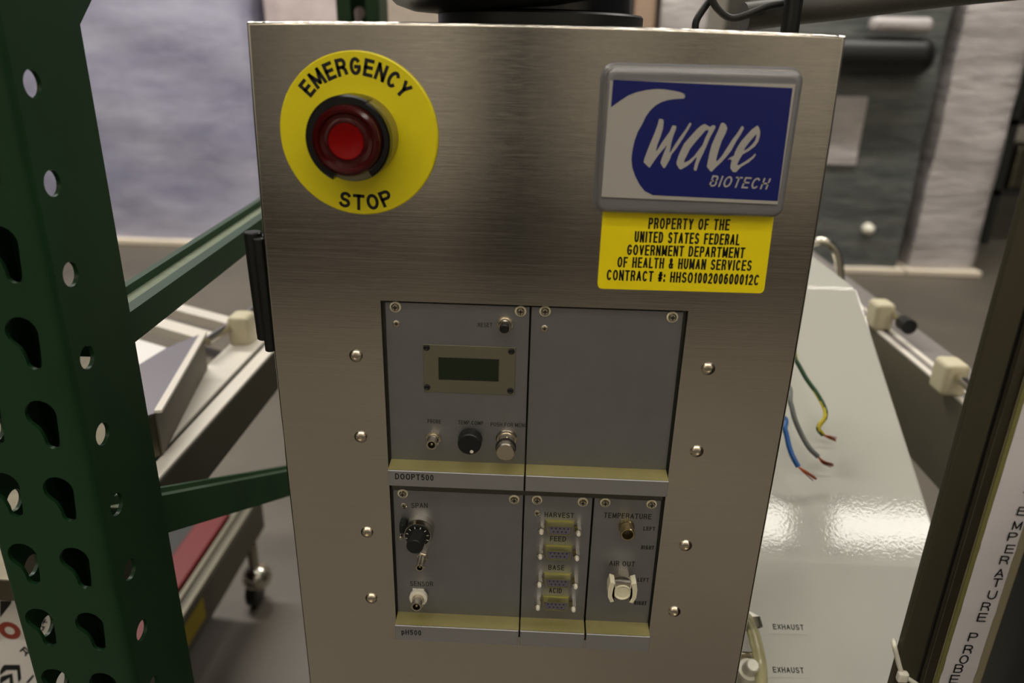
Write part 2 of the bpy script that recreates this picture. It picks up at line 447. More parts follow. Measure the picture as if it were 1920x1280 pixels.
mk('lettering', arc_text('EMERGENCY', 31.6, 90.5, 11.7, 9.1, True, 5.9), matblack, es)
mk('lettering', arc_text('STOP', 41.4, 273.5, 12.2, 9, False, 6.6), matblack, es)
mk('collar', lathe(nb(), EC, [(3, 0), (3, 22.2), (20, 22.2), (21, 21.4), (21, 0)], seg=64), mat('grey_metal_collar', (150, 144, 120), .34, .9), es, smooth=35)
# black guard ring, open at the bottom
def guard():
    bm = nb()
    def sect(a0, a1, ro, y0, y1, ri=18.6):
        n = max(3, int(abs(a1-a0)/5)); V = []
        for i in range(n+1):
            a = math.radians(a0+(a1-a0)*i/n); c, s_ = math.cos(a), math.sin(a)
            V.append([bm.verts.new(EC+Vector((c*r, -y, s_*r))) for r, y in ((ri, y0), (ro, y0), (ro, y1-1), (ro-1, y1), (ri, y1))])
        for A, B in zip(V, V[1:]):
            for k in range(5): bm.faces.new((A[k], A[(k+1) % 5], B[(k+1) % 5], B[k]))
        bm.faces.new(V[0]); bm.faces.new(V[-1][::-1])
    sect(62, 245, 22.9, 12, 26.5)
    sect(-58, 61.8, 22.0, 20, 26.5)
    return bm
mk('guard_ring', guard(), blackg, es, smooth=40)
mk('push_button', lathe(nb(), EC, [(21.2, 0), (21.2, 18), (29, 18.3), (31.6, 17.6), (32.8, 16), (32.6, 14.6), (31.2, 13.6), (30.8, 11.6), (31.2, 10.6), (31.2, 9.6), (29.8, 9.4), (29.8, 0)], seg=64), red_cap, es, smooth=28)
mk('lens_centre', lathe(nb(), EC, [(29.9, 0), (29.9, 9.3), (31.6, 9.2), (31.6, 8.4), (30.6, 6), (30.1, 3), (30.0, 0)], seg=48), red_in, es, smooth=35, label='bright red centre of the button')

# ------------------------------------------------------------------ plaque
pq = thing('name_plaque', 'blue and silver wave logo plaque set in grey resin on the cabinet', 'plaque', (85, 0, -57))
def rrect(x0, x1, z0, z1, r, n=6):
    pts = []
    for cx, cz, a0 in ((x1-r, z1-r, 0), (x0+r, z1-r, 90), (x0+r, z0+r, 180), (x1-r, z0+r, 270)):
        for k in range(n+1):
            a = math.radians(a0+90*k/n); pts.append((cx+r*math.cos(a), cz+r*math.sin(a)))
    return pts
bm = nb()
lv = []
for (ins, y) in [(-1.5, 0), (0, -1), (0, -5.6), (.7, -7.6), (2.4, -8.9), (4.5, -9.1)]:
    lv.append([bm.verts.new((x, y, z)) for x, z in rrect(33.2+ins, 137.2-ins, -96+ins, -18.5-ins, 6-min(ins, 3))])
for A, B in zip(lv, lv[1:]):
    for i in range(len(A)): bm.faces.new((A[i], A[(i+1) % len(A)], B[(i+1) % len(A)], B[i]))
bm.faces.new(lv[0][::-1]); bm.faces.new(lv[-1])
mk('resin_backing', bm, resin, pq, smooth=50)
YS = -10.0
q = [P(1144, 151, YS), P(1492, 158, YS), P(1458, 383, YS), P(1128, 369, YS)]
mk('face_sheet', prism(nb(), q, (0, 1.0, 0)), silver, pq)
def cr2(x, y): return (1080+x*.3907, 80+y*.3907)
def poly_at(pts, Y, th=.1):
    return prism(nb(), [P(*p, Y) for p in pts], (0, th, 0))
def flat_poly(bm, pts, Y):
    V = [P(*p, Y) for p in pts]; L = [bm.verts.new(v) for v in V]
    for t in tessellate_polygon([[Vector((v.x, v.z, 0)) for v in V]]): bm.faces.new([L[i] for i in t])
    return bm
wv = [(178, 178), (1040, 218), (968, 760), (370, 732), (330, 712), (304, 680), (284, 640), (270, 600), (266, 560), (271, 515), (281, 470), (296, 428), (318, 390), (336, 352), (356, 325), (380, 302), (410, 285), (440, 275), (480, 270), (517, 268), (524, 260), (520, 246), (500, 237), (460, 229), (420, 223), (380, 222), (335, 228), (290, 238), (250, 254), (210, 280), (168, 310)]
bm = flat_poly(nb(), [cr2(*p) for p in wv], YS-.06); mk('blue_field', bm, blue, pq)
def cw(x, y): return (1190+x*.140625, 200+y*.140625)
letters = [
 [(325,163),(375,165),(388,200),(378,290),(345,400),(305,500),(283,590),(300,580),(355,490),(410,410),(470,330),(497,262),(515,248),(556,258),(550,300),(515,390),(490,480),(475,560),(465,615),(480,600),(540,500),(600,410),(680,300),(730,218),(745,212),(756,235),(720,300),(640,430),(560,550),(490,640),(470,700),(430,770),(400,820),(378,812),(343,750),(360,690),(395,600),(430,520),(425,518),(370,580),(320,640),(262,720),(215,790),(200,812),(185,805),(120,740),(130,690),(170,580),(220,460),(270,340),(310,230)],
 [(830,300),(880,255),(935,230),(985,258),(1002,270),(1040,245),(1072,250),(1078,275),(1050,330),(1000,420),(960,520),(915,620),(880,690),(850,760),(825,850),(800,852),(787,835),(800,770),(830,680),(812,680),(760,740),(700,790),(620,836),(595,830),(560,770),(558,740),(585,650),(620,570),(660,490),(740,400)],
 [(1150,222),(1180,212),(1215,235),(1236,290),(1215,350),(1160,460),(1125,560),(1100,650),(1085,720),(1100,725),(1160,660),(1230,550),(1300,440),(1370,350),(1425,262),(1440,256),(1458,285),(1420,360),(1350,470),(1290,580),(1220,670),(1150,745),(1080,810),(1030,864),(1010,862),(962,800),(975,730),(1000,610),(1030,500),(1075,400),(1120,300)],
 [(1500,370),(1560,305),(1635,250),(1655,270),(1674,330),(1668,400),(1645,470),(1600,530),(1520,590),(1440,635),(1405,690),(1375,750),(1368,778),(1400,775),(1480,725),(1560,670),(1608,622),(1616,640),(1590,680),(1520,740),(1420,800),(1350,872),(1310,870),(1275,820),(1280,770),(1295,715),(1270,698),(1238,712),(1260,685),(1325,650),(1340,600),(1370,540),(1420,460)],
]
holes = [None,
 [(985,305),(940,320),(890,380),(810,470),(740,560),(700,640),(665,710),(660,745),(720,720),(790,660),(850,580),(905,510),(940,420),(980,340)],
 None,
 [(1625,365),(1590,400),(1530,470),(1470,550),(1455,585),(1500,565),(1560,510),(1605,455),(1622,400)]]
bm = nb()
for lp in letters: flat_poly(bm, [cw(*p) for p in lp], YS-.12)
mk('lettering', bm, silver, pq)
for lp in holes:
    if lp: mk('letter_counter', flat_poly(nb(), [cw(*p) for p in lp], YS-.18), blue, pq)
ptext('BIOTECH', cw(985, 1062), cw(1760, 1104), 21, YS-.12, pq, silver, .145, 1.3, .25)

# ------------------------------------------------------------------ yellow property label
yl = thing('property_label', 'yellow rectangular property label with five lines of black capitals below the plaque', 'label', (86, 0, -118))
YB = -2.2
c4 = [P(1131, 390, YB), P(1452, 398, YB), P(1432, 550, YB), P(1120, 541, YB)]
def round_quad(c, r, n=5):
    out = []
    for i in range(4):
        p, a, b = c[i], (c[i-1]-c[i]).normalized(), (c[(i+1) % 4]-c[i]).normalized()
        for k in range(n+1):
            t = k/n; s0 = p+a*r*(1-t)**2; out.append(p+a*r*(1-t)**2+b*r*t**2)
    return out
mk('plate', prism(nb(), round_quad(c4, 3.2), (0, 2.2, 0)), yellow, yl)
for s, a, b, cap in [('PROPERTY OF THE', (1215, 429), (1367, 432), 21), ('UNITED STATES FEDERAL', (1189, 454), (1386, 460), 21), ('GOVERNMENT DEPARTMENT', (1175, 478), (1395, 484), 20), ('OF HEALTH & HUMAN SERVICES', (1157, 501), (1408, 508), 20), ('CONTRACT #: HHSO100200600012C', (1137, 525), (1422, 535), 20)]:
    ptext(s, a, b, cap, YB-.1, yl, matblack, .155, .8)

# ------------------------------------------------------------------ rack modules
PY = 4.0; SY = -8.5
def jack_screw(c): pass
def cross_mesh(c, r):
    bm = nb(); x, y, z = c; w_ = r*.16
    box(bm, x-r*.6, x+r*.6, y-.06, y+.4, z-w_, z+w_); box(bm, x-w_, x+w_, y-.06, y+.4, z-r*.6, z+r*.6)
    return bm
_ms = {}
def mod_screw(parent, px, big=True):
    c = P(px[0], px[1], PY-(1.5 if big else .4)); c.y = 0
    k = big
    if k not in _ms:
        bs = nb()
        if big:
            lathe(bs, (0, 0, 0), [(.9, 0), (.9, 2.5), (1.8, 2.5), (2.5, 1.9), (2.7, .9), (2.7, 0)], seg=20)
            bw = nb(); lathe(bw, (0, 0, 0), [(0, 2.4), (0, 3.4), (.9, 3.5), (1.1, 3.2), (1.1, 2.45)], seg=24)
            bc = cross_mesh((0, -2.7, 0), 2.4)
        else:
            lathe(bs, (0, 0, 0), [(0, 0), (0, 2.4), (.5, 2.2), (.9, 1.5), (.9, 0)], seg=16); bw = None
            bc = cross_mesh((0, -.92, 0), 1.9)
        r = []
        for nm, b_, mt in (('screw', bs, nickel), ('screw_recess', bc, engr), ('washer', bw, cream)):
            if b_ is None: continue
            o = mk(nm, b_, mt, None, smooth=35); r.append((nm, o.data)); bpy.data.objects.remove(o)
        _ms[k] = r
    head = None
    for nm, me in _ms[k]:
        o = bpy.data.objects.new(nm, me); C.objects.link(o)
        if head is None:
            o.parent = parent; o.location = W((c.x, PY, c.z)) - root_loc(parent); head = o
        else:
            o.parent = head
def module(name, label, x0, x1, ztop, zsplit, zbot, screws, small):
    t = thing(name, label, 'control module', ((x0+x1)/2, PY, zbot))
    mk('front_panel', box(nb(), x0, x1, PY, PY+1.6, zsplit-.5, ztop, .25, 1), anod, t)
    mk('handle_ledge', prism(nb(), [Vector((x0, PY-.02, zsplit+1.4)), Vector((x0, PY-.02, zsplit-2)), Vector((x0, SY+1.2, zsplit-2)), Vector((x0, SY+1.2, zsplit))], (x1-x0, 0, 0)), ledge, t, label='yellowed ledge along the module foot')
    mk('handle_strip', box(nb(), x0, x1, SY, SY+1.2, zbot, zsplit+.1, .3, 1), anod_strip, t)
    mk('handle_core', box(nb(), x0+.5, x1-.5, SY+1.2, PY+1, zbot+.6, zsplit-2), ledge, t)
    for s in screws: mod_screw(t, s)
    for s in small: mod_screw(t, s, False)
    return t
def cyl(bm, c, h0, h1, r, ch=.3, seg=28, axis=(0, -1, 0)):
    return lathe(bm, c, [(h0, 0), (h0, r), (h1-ch, r), (h1, r-ch), (h1, 0)], axis, seg)
def hexn(bm, c, h0, h1, r): return lathe(bm, c, [(h0, 0), (h0, r), (h1-.3, r), (h1, r*.9), (h1, 0)], seg=6)
def bnc(parent, c, r=3.4, h=9.5, mt=None, nut=True, col=nickel):
    """panel socket seen end-on: nut, barrel with two lugs, hollow bore, centre pin"""
    bm = nb()
    if nut: hexn(bm, c, 0, 1.8, r*1.55)
    lathe(bm, c, [(1, r*1.12), (h*.45, r*1.12), (h*.5, r), (h, r), (h, r*.72), (h*.5, r*.72), (h*.5, 0)], seg=28)
    for s in (-1, 1): box(bm, c.x+s*r*.9-.5, c.x+s*r*.9+s*1.0+.5, c.y-h+1, c.y-h+2.2, c.z-.6, c.z+.6)
    o = mk('socket', bm, mt or col, parent, smooth=35)
    mk('socket_bore', lathe(nb(), c, [(h*.5+.1, 0), (h*.5+.1, r*.7), (h*.5+.3, r*.7), (h*.5+.3, 0)], seg=20), blackp, o)
    mk('centre_pin', cyl(nb(), c, h*.5, h-.8, r*.25, .1, 12), brass, o)
    return o

up_z = -156.9; up_s = -267.9; up_b = -279.3
ma = module('optical_oxygen_module', 'upper left rack module with dark green display, black knob and silver push knob', -90.6, -2.0, up_z, up_s, up_b, [(741, 576), (976, 584)], [(743, 607)])
# display
x0, z0 = P(793, 644, PY-.8).x, P(793, 644, PY-.8).z; x1, z1 = P(966, 741, PY-.8).x, P(966, 741, PY-.8).z
dz = mk('display_bezel', box(nb(), -67.6, -9.8, PY-.8, PY, -216.2, -183.6, .2, 1), lcd_bez, ma)
mk('display_screen', box(nb(), -57.6, -20.6, PY-.95, PY-.3, -206.5, -192.4), lcdm, dz)
fr = nb()
for (a, b, c_, d) in ((-58.1, -20.1, -192.5, -191.9), (-58.1, -20.1, -207.0, -206.4), (-58.1, -57.5, -207, -192), (-20.7, -20.1, -207, -192)): box(fr, a, b, PY-1.0, PY-.2, c_, d)
mk('display_frame', fr, engr, dz)
for p in [(799.5, 652), (959, 659), (957, 733), (800.5, 726)]:
    c = P(*p, PY-1.2); c.y = PY-.8
    mk('bezel_screw', lathe(nb(), c, [(0, 0), (0, 2.1), (.5, 1.9), (.8, 1.2), (.5, .9), (.5, 0)], seg=20), blackp, dz, smooth=30)
# reset button
c = P(947, 606, PY); rb = mk('reset_button', lathe(nb(), c, [(0, 0), (0, 5), (1, 5), (1.2, 4.2), (6, 4.2), (6.6, 3.7), (6.6, 0)], seg=28), nickel, ma, smooth=35)
mk('button_cap', cyl(nb(), c, 6.6, 10.5, 2.9, .7), blackp, rb, smooth=35)
bnc(ma, P(813, 820, PY), 3.4, 10)
c = P(882, 822, PY)
kb = mk('adjustment_knob', lathe(nb(), c, [(1, 0), (1, 7.9), (2, 7.9), (7.6, 7.5), (8.4, 6.8), (8.4, 0)], seg=40), blackp, ma, smooth=35, label='black round knob')
mk('pointer_dot', cyl(nb(), c+Vector((1.6, 0, -4.9)), 8.3, 8.6, 1.15, .05, 16), ivory, kb, label='white dot on the knob')
c = P(950, 821, PY)
pk = mk('menu_knob', lathe(nb(), c, [(0, 0), (0, 6.9), (1.6, 6.9), (2.4, 6.2), (2.6, 5.4), (12.2, 5.2), (12.2, 6.1), (18, 6.1), (18.8, 5.4), (18.8, 0)], seg=40), nickel, ma, smooth=30)
mk('knob_ring', lathe(nb(), c, [(12.0, 5.4), (12.0, 6.6), (13.2, 6.6), (13.2, 5.4)], seg=40), blackp, pk, smooth=30)
mk('knob_screw', cyl(nb(), c+Vector((.5, -8, 5.0)), 0, .8, 1.3, .2, 14, (0, 0, 1)), nickel, pk)
ptext('RESET', (896, 613), (923, 613), 8, PY-.06, ma, bold=.13)
ptext('PROBE', (802, 793), (827, 794), 7.5, PY-.06, ma)
ptext('TEMP COMP', (859, 795), (906, 797), 7.5, PY-.06, ma)
ptext('PUSH FOR MENU', (920, 799), (988, 801), 7.5, PY-.06, ma)
ptext('DOOPT500', (741, 898), (813, 901), 11, SY-.08, ma, matblack, .16, 1.1)
mb = module('blank_rack_panel', 'upper right rack module, a blank plain silver panel', -1.0, 91.0, up_z, up_s, up_b, [(1022, 584), (1261, 595)], [(1021, 616)])

lo_z = -290.6; lo_s = -394.8; lo_b = -408
mc = module('acidity_module', 'lower left rack module marked pH500, with a turns-counting dial', -90.4, -2.2, lo_z, lo_s, lo_b, [(755, 926), (964, 937)], [(757, 948)])
c = P(787, 988, PY)
dl = mk('counting_dial', lathe(nb(), c, [(0, 0), (0, 10.4), (6, 10.4), (6.4, 10.1), (9.2, 9.3), (9.6, 9.0), (9.6, 0)], seg=48), chrome, mc, smooth=28, label='silver dial body')
mk('scale_ring', lathe(nb(), c, [(9.4, 0), (9.4, 8.8), (11, 8.2), (11, 0)], seg=48), blackp, dl, smooth=30)
tk = nb()
for k in range(12):
    a = 2*PI*k/12+.2; d = Vector((math.cos(a), 0, math.sin(a))); t = Vector((-d.z, 0, d.x))
    o_ = c+Vector((0, -11.06, 0))
    tk.faces.new([tk.verts.new(o_+d*6.4-t*.28), tk.verts.new(o_+d*6.4+t*.28), tk.verts.new(o_+d*8.0+t*.28), tk.verts.new(o_+d*8.0-t*.28)])
mk('scale_marks', tk, ivory, dl)
mk('dial_knob', lathe(nb(), c, [(11, 0), (11, 6.5), (12.5, 6.3), (21.5, 5.6), (22.3, 5.0), (22.3, 0)], seg=36), blackp, dl, smooth=35)
mk('dial_lock', box(nb(), c.x-12.6, c.x-8.6, PY-9, PY-.5, c.z+0, c.z+8, 1.2), blackp, dl)
mk('dial_lock_lever', box(nb(), c.x-12.8, c.x-10.6, PY-10, PY-6, c.z-3.6, c.z-1.5, .6), nickel, dl)
c = P(792, 1043, PY); bnc(mc, c, 2.7, 12.5, nickel)
c = P(786, 1114, PY)
so = bnc(mc, c, 3.7, 13, nickel)
mk('insulating_washer', lathe(nb(), c, [(1.8, 4), (1.8, 6.4), (4.6, 6.4), (4.8, 6.0), (4.8, 4)], seg=32), ivory, so, smooth=30)
mk('white_mark', box(nb(), c.x-4.6, c.x+3.6, PY-1.2, PY-.1, c.z+3.4, c.z+5.4, .3), ivory, mc, label='small white mark under the SENSOR marking')  # thin white strip between the marking and the washer
ptext('SPAN', (771, 952), (802, 952), 9.5, PY-.06, mc)
ptext('SENSOR', (769, 1098), (812, 1099), 9, PY-.06, mc)
ptext('pH500', (753, 1189), (790, 1191), 9.5, SY-.08, mc, matblack, .16, 1.05)

md = module('pump_connector_module', 'lower middle rack module with four nine-pin connector sockets in a column', -1.2, 44.4, lo_z, lo_s, lo_b, [(1007, 938), (1093, 942)], [(1007, 962)])
def dsub(parent, c):
    def trap(w0, w1, h, y): return [Vector((c.x+a, y, c.z+b)) for a, b in ((-w0/2, h/2), (w0/2, h/2), (w1/2+.3, -h/2+1), (w1/2-.7, -h/2), (-w1/2+.7, -h/2), (-w1/2-.3, -h/2+1))]
    o = mk('connector', prism(nb(), trap(19.6, 16.8, 8.8, PY-1.2), (0, 1.2, 0)), dsub_m, parent)
    bm = nb(); A = trap(17.6, 15.2, 7.4, PY-6.6); B = trap(16.4, 14.0, 6.4, PY-6.6)
    a0 = [bm.verts.new(v+Vector((0, 5.6, 0))) for v in A]; a1 = [bm.verts.new(v) for v in A]; b1 = [bm.verts.new(v) for v in B]; b0 = [bm.verts.new(v+Vector((0, 1.2, 0))) for v in B]
    for L0, L1 in ((a0, a1), (a1, b1), (b1, b0)):
        for i in range(6): bm.faces.new((L0[i], L0[(i+1) % 6], L1[(i+1) % 6], L1[i]))
    mk('connector_shell', bm, dsub_m, o)
    mk('connector_face', prism(nb(), trap(16.3, 13.9, 6.3, PY-6.0), (0, 4, 0)), dsub_f, o)
    bm = nb()
    for n_, zz in ((5, 1.3), (4, -1.3)):
        for k in range(n_): lathe(bm, c+Vector(((k-(n_-1)/2)*2.77, 0, zz)), [(6.02, .62), (6.08, .62), (6.08, 0)], seg=8)
    mk('pin_holes', bm, blackp, o)
    for s in (-1, 1):
        cc = c+Vector((s*12.5, 0, 0))
        bm = nb(); lathe(bm, cc, [(0, 0), (0, 2.6), (7.6, 2.6), (8, 2.3), (8, 1.3), (6.5, 1.3), (6.5, 0)], seg=6); mk('jack_post', bm, chrome, o)
        mk('post_tip', cyl(nb(), cc, 6.6, 10.6, 1.25, .3, 12), ivory, o)
for cpt, s, a, b in [((1049.5, 984), 'HARVEST', (1021, 969), (1076, 971)), ((1047, 1030), 'FEED', (1031, 1014), (1061, 1015)), ((1045, 1082), 'BASE', (1028, 1068), (1058, 1069)), ((1041.5, 1124.5), 'ACID', (1029, 1111), (1053, 1112))]:
    dsub(md, P(*cpt, PY)); ptext(s, a, b, 9.5, PY-.06, md, bold=.15)
me_ = module('temperature_air_module', 'lower right narrow rack module with temperature jack and white air outlet clip', 45.6, 90.4, lo_z, lo_s, lo_b, [(1135, 943), (1222, 946)], [])
c = P(1174, 985, PY)
tj = mk('temperature_jack', lathe(nb(), c, [(0, 0), (0, 5.4), (2.6, 5.4), (3.2, 5.0), (4, 4.7), (10, 4.7), (10.5, 4.4), (10.5, 3.7), (4, 3.7), (4, 0)], seg=32), brass, me_, smooth=30)
mk('jack_bore', lathe(nb(), c, [(5, 0), (5, 3.65), (5.2, 3.65), (5.2, 0)], seg=24), blackp, tj)
# quick-coupling
c = P(1163, 1083, PY)
ao = mk('air_outlet', hexn(nb(), c, 0, 8, 7.4), nickel, me_)
mk('latch_plate', box(nb(), c.x-6, c.x+6, PY-15, PY-11, c.z+3.4, c.z+8.2, 1.2), chrome, ao, smooth=30)
mk('coupling_body', lathe(nb(), c, [(8, 0), (8, 7.6), (13.5, 7.6), (14.5, 7), (14.5, 5.8), (14.5, 0)], seg=32), steel_dark, ao, smooth=30)
mk('coupling_cup', lathe(nb(), c, [(14.4, 0), (14.4, 5.9), (15.6, 5.9), (15.6, 5.2), (14.9, 4.6), (14.7, 0)], seg=32), cream, ao, smooth=30)
for s in (-1, 1):
    pts = [(s*5.6, 7.4), (s*8.8, 8.6), (s*9.9, 3), (s*9.6, -4.0), (s*7.6, -8.4), (s*5.2, -7.6), (s*6.9, -3), (s*6.6, 2.6), (s*4.8, 4.2)]
    bm = prism(nb(), [Vector((c.x+a, PY-15.6, c.z+b)) for a, b in pts], (0, 9, 0))
    mk('clip_arm', bm, cream, ao)
for s, a, b, cap, bd in [('TEMPERATURE', (1132, 970.5), (1221, 973.5), 10, .15), ('LEFT', (1206, 994), (1228, 995), 7.5, .18), ('RIGHT', (1202, 1029.5), (1226, 1030.5), 7.5, .18), ('AIR OUT', (1142, 1060), (1190, 1062), 9.5, .15), ('LEFT', (1195, 1090), (1216, 1091), 7.5, .18), ('RIGHT', (1189, 1133.5), (1212, 1134.5), 7.5, .18)]:
    ptext(s, a, b, cap, PY-.06, me_, bold=bd)

# ------------------------------------------------------------------ black base on the cabinet top
tb = thing('swivel_base', 'black round swivel base standing on top of the cabinet', 'base', (18, 100, 0))
mk('flange', lathe(nb(), (-2, 102, .9), [(0, 0), (0, 65), (.5, 66), (7.2, 66), (8.4, 65), (8.4, 0)], (0, 0, 1), 72), blackp, tb, smooth=35)
mk('hub', lathe(nb(), (-4, 102, 9.3), [(0, 0), (0, 60), (1, 61), (60, 58), (62, 56), (62, 0)], (0, 0, 1), 72), blackg, tb, smooth=35)
bm = nb(); lathe(bm, (-26, 88, 9.4), [(0, 0), (0, 40), (1.5, 56), (5, 66), (12, 73), (24, 77), (40, 78), (50, 76), (50, 0)], (-0.03, 0, 1), 64)
mk('housing', bm, blackp, tb, smooth=35)
# cables and arm behind the cabinet top
arm = thing('monitor_arm', 'black arm post and bar rising behind the right end of the cabinet top', 'arm', (110, 160, 0))
a, b = P(1478, 75, 150), P(1496, -60, 150)
mk('post', tube(nb(), [Vector((a.x, 150, -1.0)), b+Vector((0, 0, 40))], 6.3, 16), blackp, arm, smooth=40)
pts = smoothpath([P(1395, 32, 176), P(1490, 20, 182), P(1600, 8, 190), P(1760, -12, 200), P(1950, -30, 215)])
mk('bar', tube(nb(), pts, 10, 14), mat('dark_grey_bar', (70, 68, 64), .5), arm, smooth=40)
cb = mk('cable', tube(nb(), smoothpath([P(1303, 62, 170), P(1306, 38, 170), P(1325, 8, 172), P(1345, -20, 175), P(1330, -60, 180)]), 2.6, 12), rubber_b, arm, smooth=40)
mk('cable', tube(nb(), smoothpath([P(1330, -10, 165), P(1345, 16, 165), P(1370, 34, 165), P(1400, 28, 165), P(1440, 12, 165), P(1480, 2, 165), P(1520, -30, 170)]), 2.6, 12), rubber_b, arm, smooth=40)

# ------------------------------------------------------------------ green pallet rack frame
rk = thing('pallet_rack_frame', 'green steel pallet rack end frame with teardrop and round holes', 'rack', (-296, -14, FL))
XR, XL, YF, YK = -261, -330, -50, 22
def plate_with_holes(outer, holes, th):
    """2D curve with holes -> (verts, faces) extruded; returns mesh data"""
    cu = bpy.data.curves.new('p', 'CURVE'); cu.dimensions = '2D'; cu.fill_mode = 'BOTH'; cu.extrude = th/2
    for pts in [outer]+holes:
        sp_ = cu.splines.new('POLY'); sp_.points.add(len(pts)-1); sp_.use_cyclic_u = True
        for i, (x, y) in enumerate(pts): sp_.points[i].co = (x, y, 0, 1)
    o = bpy.data.objects.new('p', cu); C.objects.link(o); bpy.context.view_layer.update()
    me = bpy.data.meshes.new_from_object(o.evaluated_get(bpy.context.evaluated_depsgraph_get()))
    vs = [v.co.copy() for v in me.vertices]; fs = [tuple(p.vertices) for p in me.polygons]
    bpy.data.objects.remove(o); bpy.data.meshes.remove(me); bpy.data.curves.remove(cu)
    return vs, fs
def add_mapped(bm, vf, fn):
    L = [bm.verts.new(fn(v)) for v in vf[0]]
    for f in vf[1]:
        try: bm.faces.new([L[i] for i in f])
        except ValueError: pass
def teardrop(cx, cz):
    pts = []
    for k in range(17):       # round head
        a = math.radians(-14+k*226/16); pts.append((cx-1.2+9.4*math.cos(a), cz+6.5+9.4*math.sin(a)))
    pts += [(cx-4.9, cz-2.6), (cx-3.6, cz-5.4), (cx-2.6, cz-9)]
    for k in range(8):        # narrow foot, set to the right
        a = math.radians(188+k*160/7); pts.append((cx+1.9+4.4*math.cos(a), cz-11.2+4.4*math.sin(a)))
    pts.append((cx+6.9, cz-8))
    return pts
def circ(cx, cz, r, n=20): return [(cx+r*math.cos(2*PI*k/n), cz+r*math.sin(2*PI*k/n)) for k in range(n)]
hz0 = P(164, 670, -34).z
hz0 = PX(164, 670, XR).z
kz0 = P(117, 937, YF).z; kx2 = P(117, 937, YF).x; kx1 = P(50, 1058, YF).x; kz1 = P(50, 1058, YF).z
hy = PX(164, 670, XR).y
def upright():
    bm = nb(); T = 2.6; FR = 7
    ztop, zbot = 300, -620
    pitch = 50.8
    ks = range(-16, 12)
    k2 = [teardrop(kx2, kz0+pitch*k) for k in ks if zbot+15 < kz0+pitch*k < ztop-15]
    k1 = [teardrop(kx1, kz1+pitch*k) for k in ks if zbot+15 < kz1+pitch*k < ztop-15]
    outer = [(XL+FR, zbot), (XR-FR, zbot), (XR-FR, ztop), (XL+FR, ztop)]
    # the narrow flats left of the holes need width, so the front plate runs edge to edge
    outer = [(XL+3, zbot), (XR-FR, zbot), (XR-FR, ztop), (XL+3, ztop)]
    add_mapped(bm, plate_with_holes(outer, k2+k1, T), lambda v: Vector((v.x, YF+T/2-v.z, v.y)))
    for X, dy in ((XR, -1), (XL, 1)):
        hs = [circ(hy, hz0+pitch*k, 7.2) for k in range(-16, 12) if zbot+15 < hz0+pitch*k < ztop-15]
        o2 = [(YF+(FR if X == XR else 3), zbot), (YK, zbot), (YK, ztop), (YF+(FR if X == XR else 3), ztop)]
        add_mapped(bm, plate_with_holes(o2, hs, T), lambda v: Vector((X+dy*(T/2)+v.z, v.x, v.y)))
    # rounded corner on the right, small one on the left, rear lips
    def corner(cx, cy_, r, a0, a1):
        pr = [(cx+r*math.cos(math.radians(a0+(a1-a0)*k/6)), cy_+r*math.sin(math.radians(a0+(a1-a0)*k/6))) for k in range(7)]
        pi_ = [(cx+(r-T)*math.cos(math.radians(a0+(a1-a0)*k/6)), cy_+(r-T)*math.sin(math.radians(a0+(a1-a0)*k/6))) for k in range(7)]
        prism(bm, [Vector((x, y, zbot)) for x, y in pr+pi_[::-1]], (0, 0, ztop-zbot))
    corner(XR-FR, YF+FR, FR, -90, 0); corner(XL+3, YF+3, 3, 180, 270)
    box(bm, XR-22, XR-T-.1, YK-T, YK-.2, zbot, ztop); box(bm, XL+T+.1, XL+22, YK-T, YK-.2, zbot, ztop)
    # plain continuation to the floor
    for (a, b, c_, d) in ((XL, XR, YF, YF+T), (XR-T, XR, YF+T, YK), (XL, XL+T, YF+T, YK)): box(bm, a, b, c_, d, FL+6, zbot)
    return bm
def smooth_cols(o): return o
u1 = mk('upright', upright(), green, rk, smooth=40)
u2 = u1.copy(); C.objects.link(u2); u2.parent = rk
# rear upright: same section turned round; pivot about the post's own axis
REARY = 895
px = -295.5*S - rk.location.x; py = -14*S - rk.location.y
u2.rotation_euler = (0, 0, PI)
u2.location = (2*px, (REARY*S - rk.location.y) + 0, 0)
for y0 in (-14, REARY):
    mk('foot_plate', box(nb(), -345, -246, y0-52, y0+52, FL, FL+6, 1), green, rk)
def brace(n0, n1, f0, f1, xf=-268, wdt=34):
    """front (aisle side) face from top/bottom pixels at the near end n0,n1 and the far end f0,f1"""
    A, B = PX(*n0, xf), PX(*f0, xf); hh = (PX(*n1, xf)-A).length*.5+(PX(*f1, xf)-B).length*.5
    d = (B-A).normalized(); A = A-d*(A.y-YK+14)/max(d.y, .2)+d*0
    t = (REARY-30-A.y)/d.y; B = A+d*t
    dn = Vector((0, d.z, -d.y)).normalized()
    if dn.z > 0: dn = -dn
    hh = abs((PX(*n1, xf)-PX(*n0, xf)).dot(dn))
    hx = Vector((-wdt, 0, 0)); g = 6
    # C section: front wall, rear wall, floor between them, open groove on top
    sec = [Vector((0, 0, 0)), dn*hh, dn*hh+hx, hx, hx-Vector((-g, 0, 0)), hx+Vector((g, 0, 0))+dn*7, Vector((-g*1.6, 0, 0))+dn*7, Vector((-g*1.6, 0, 0))]
    bm = nb()
    prism(bm, [A+v for v in sec], B-A)
    br_ = mk('brace', bm, green, rk)
    fl = [Vector((-g*1.6-.1, 0, 0))+dn*6, hx+Vector((g+.1, 0, 0))+dn*6, hx+Vector((g+.1, 0, 0))+dn*6.9, Vector((-g*1.6-.1, 0, 0))+dn*6.9]
    mk('groove_floor', prism(nb(), [A+v for v in fl], B-A), green_l, br_, label='dusty pale floor of the brace channel')
    return br_
b1 = brace((240, 588), (240, 652), (488, 412), (490, 478))
b2 = brace((300, 930), (300, 1003), (535, 884), (540, 915))
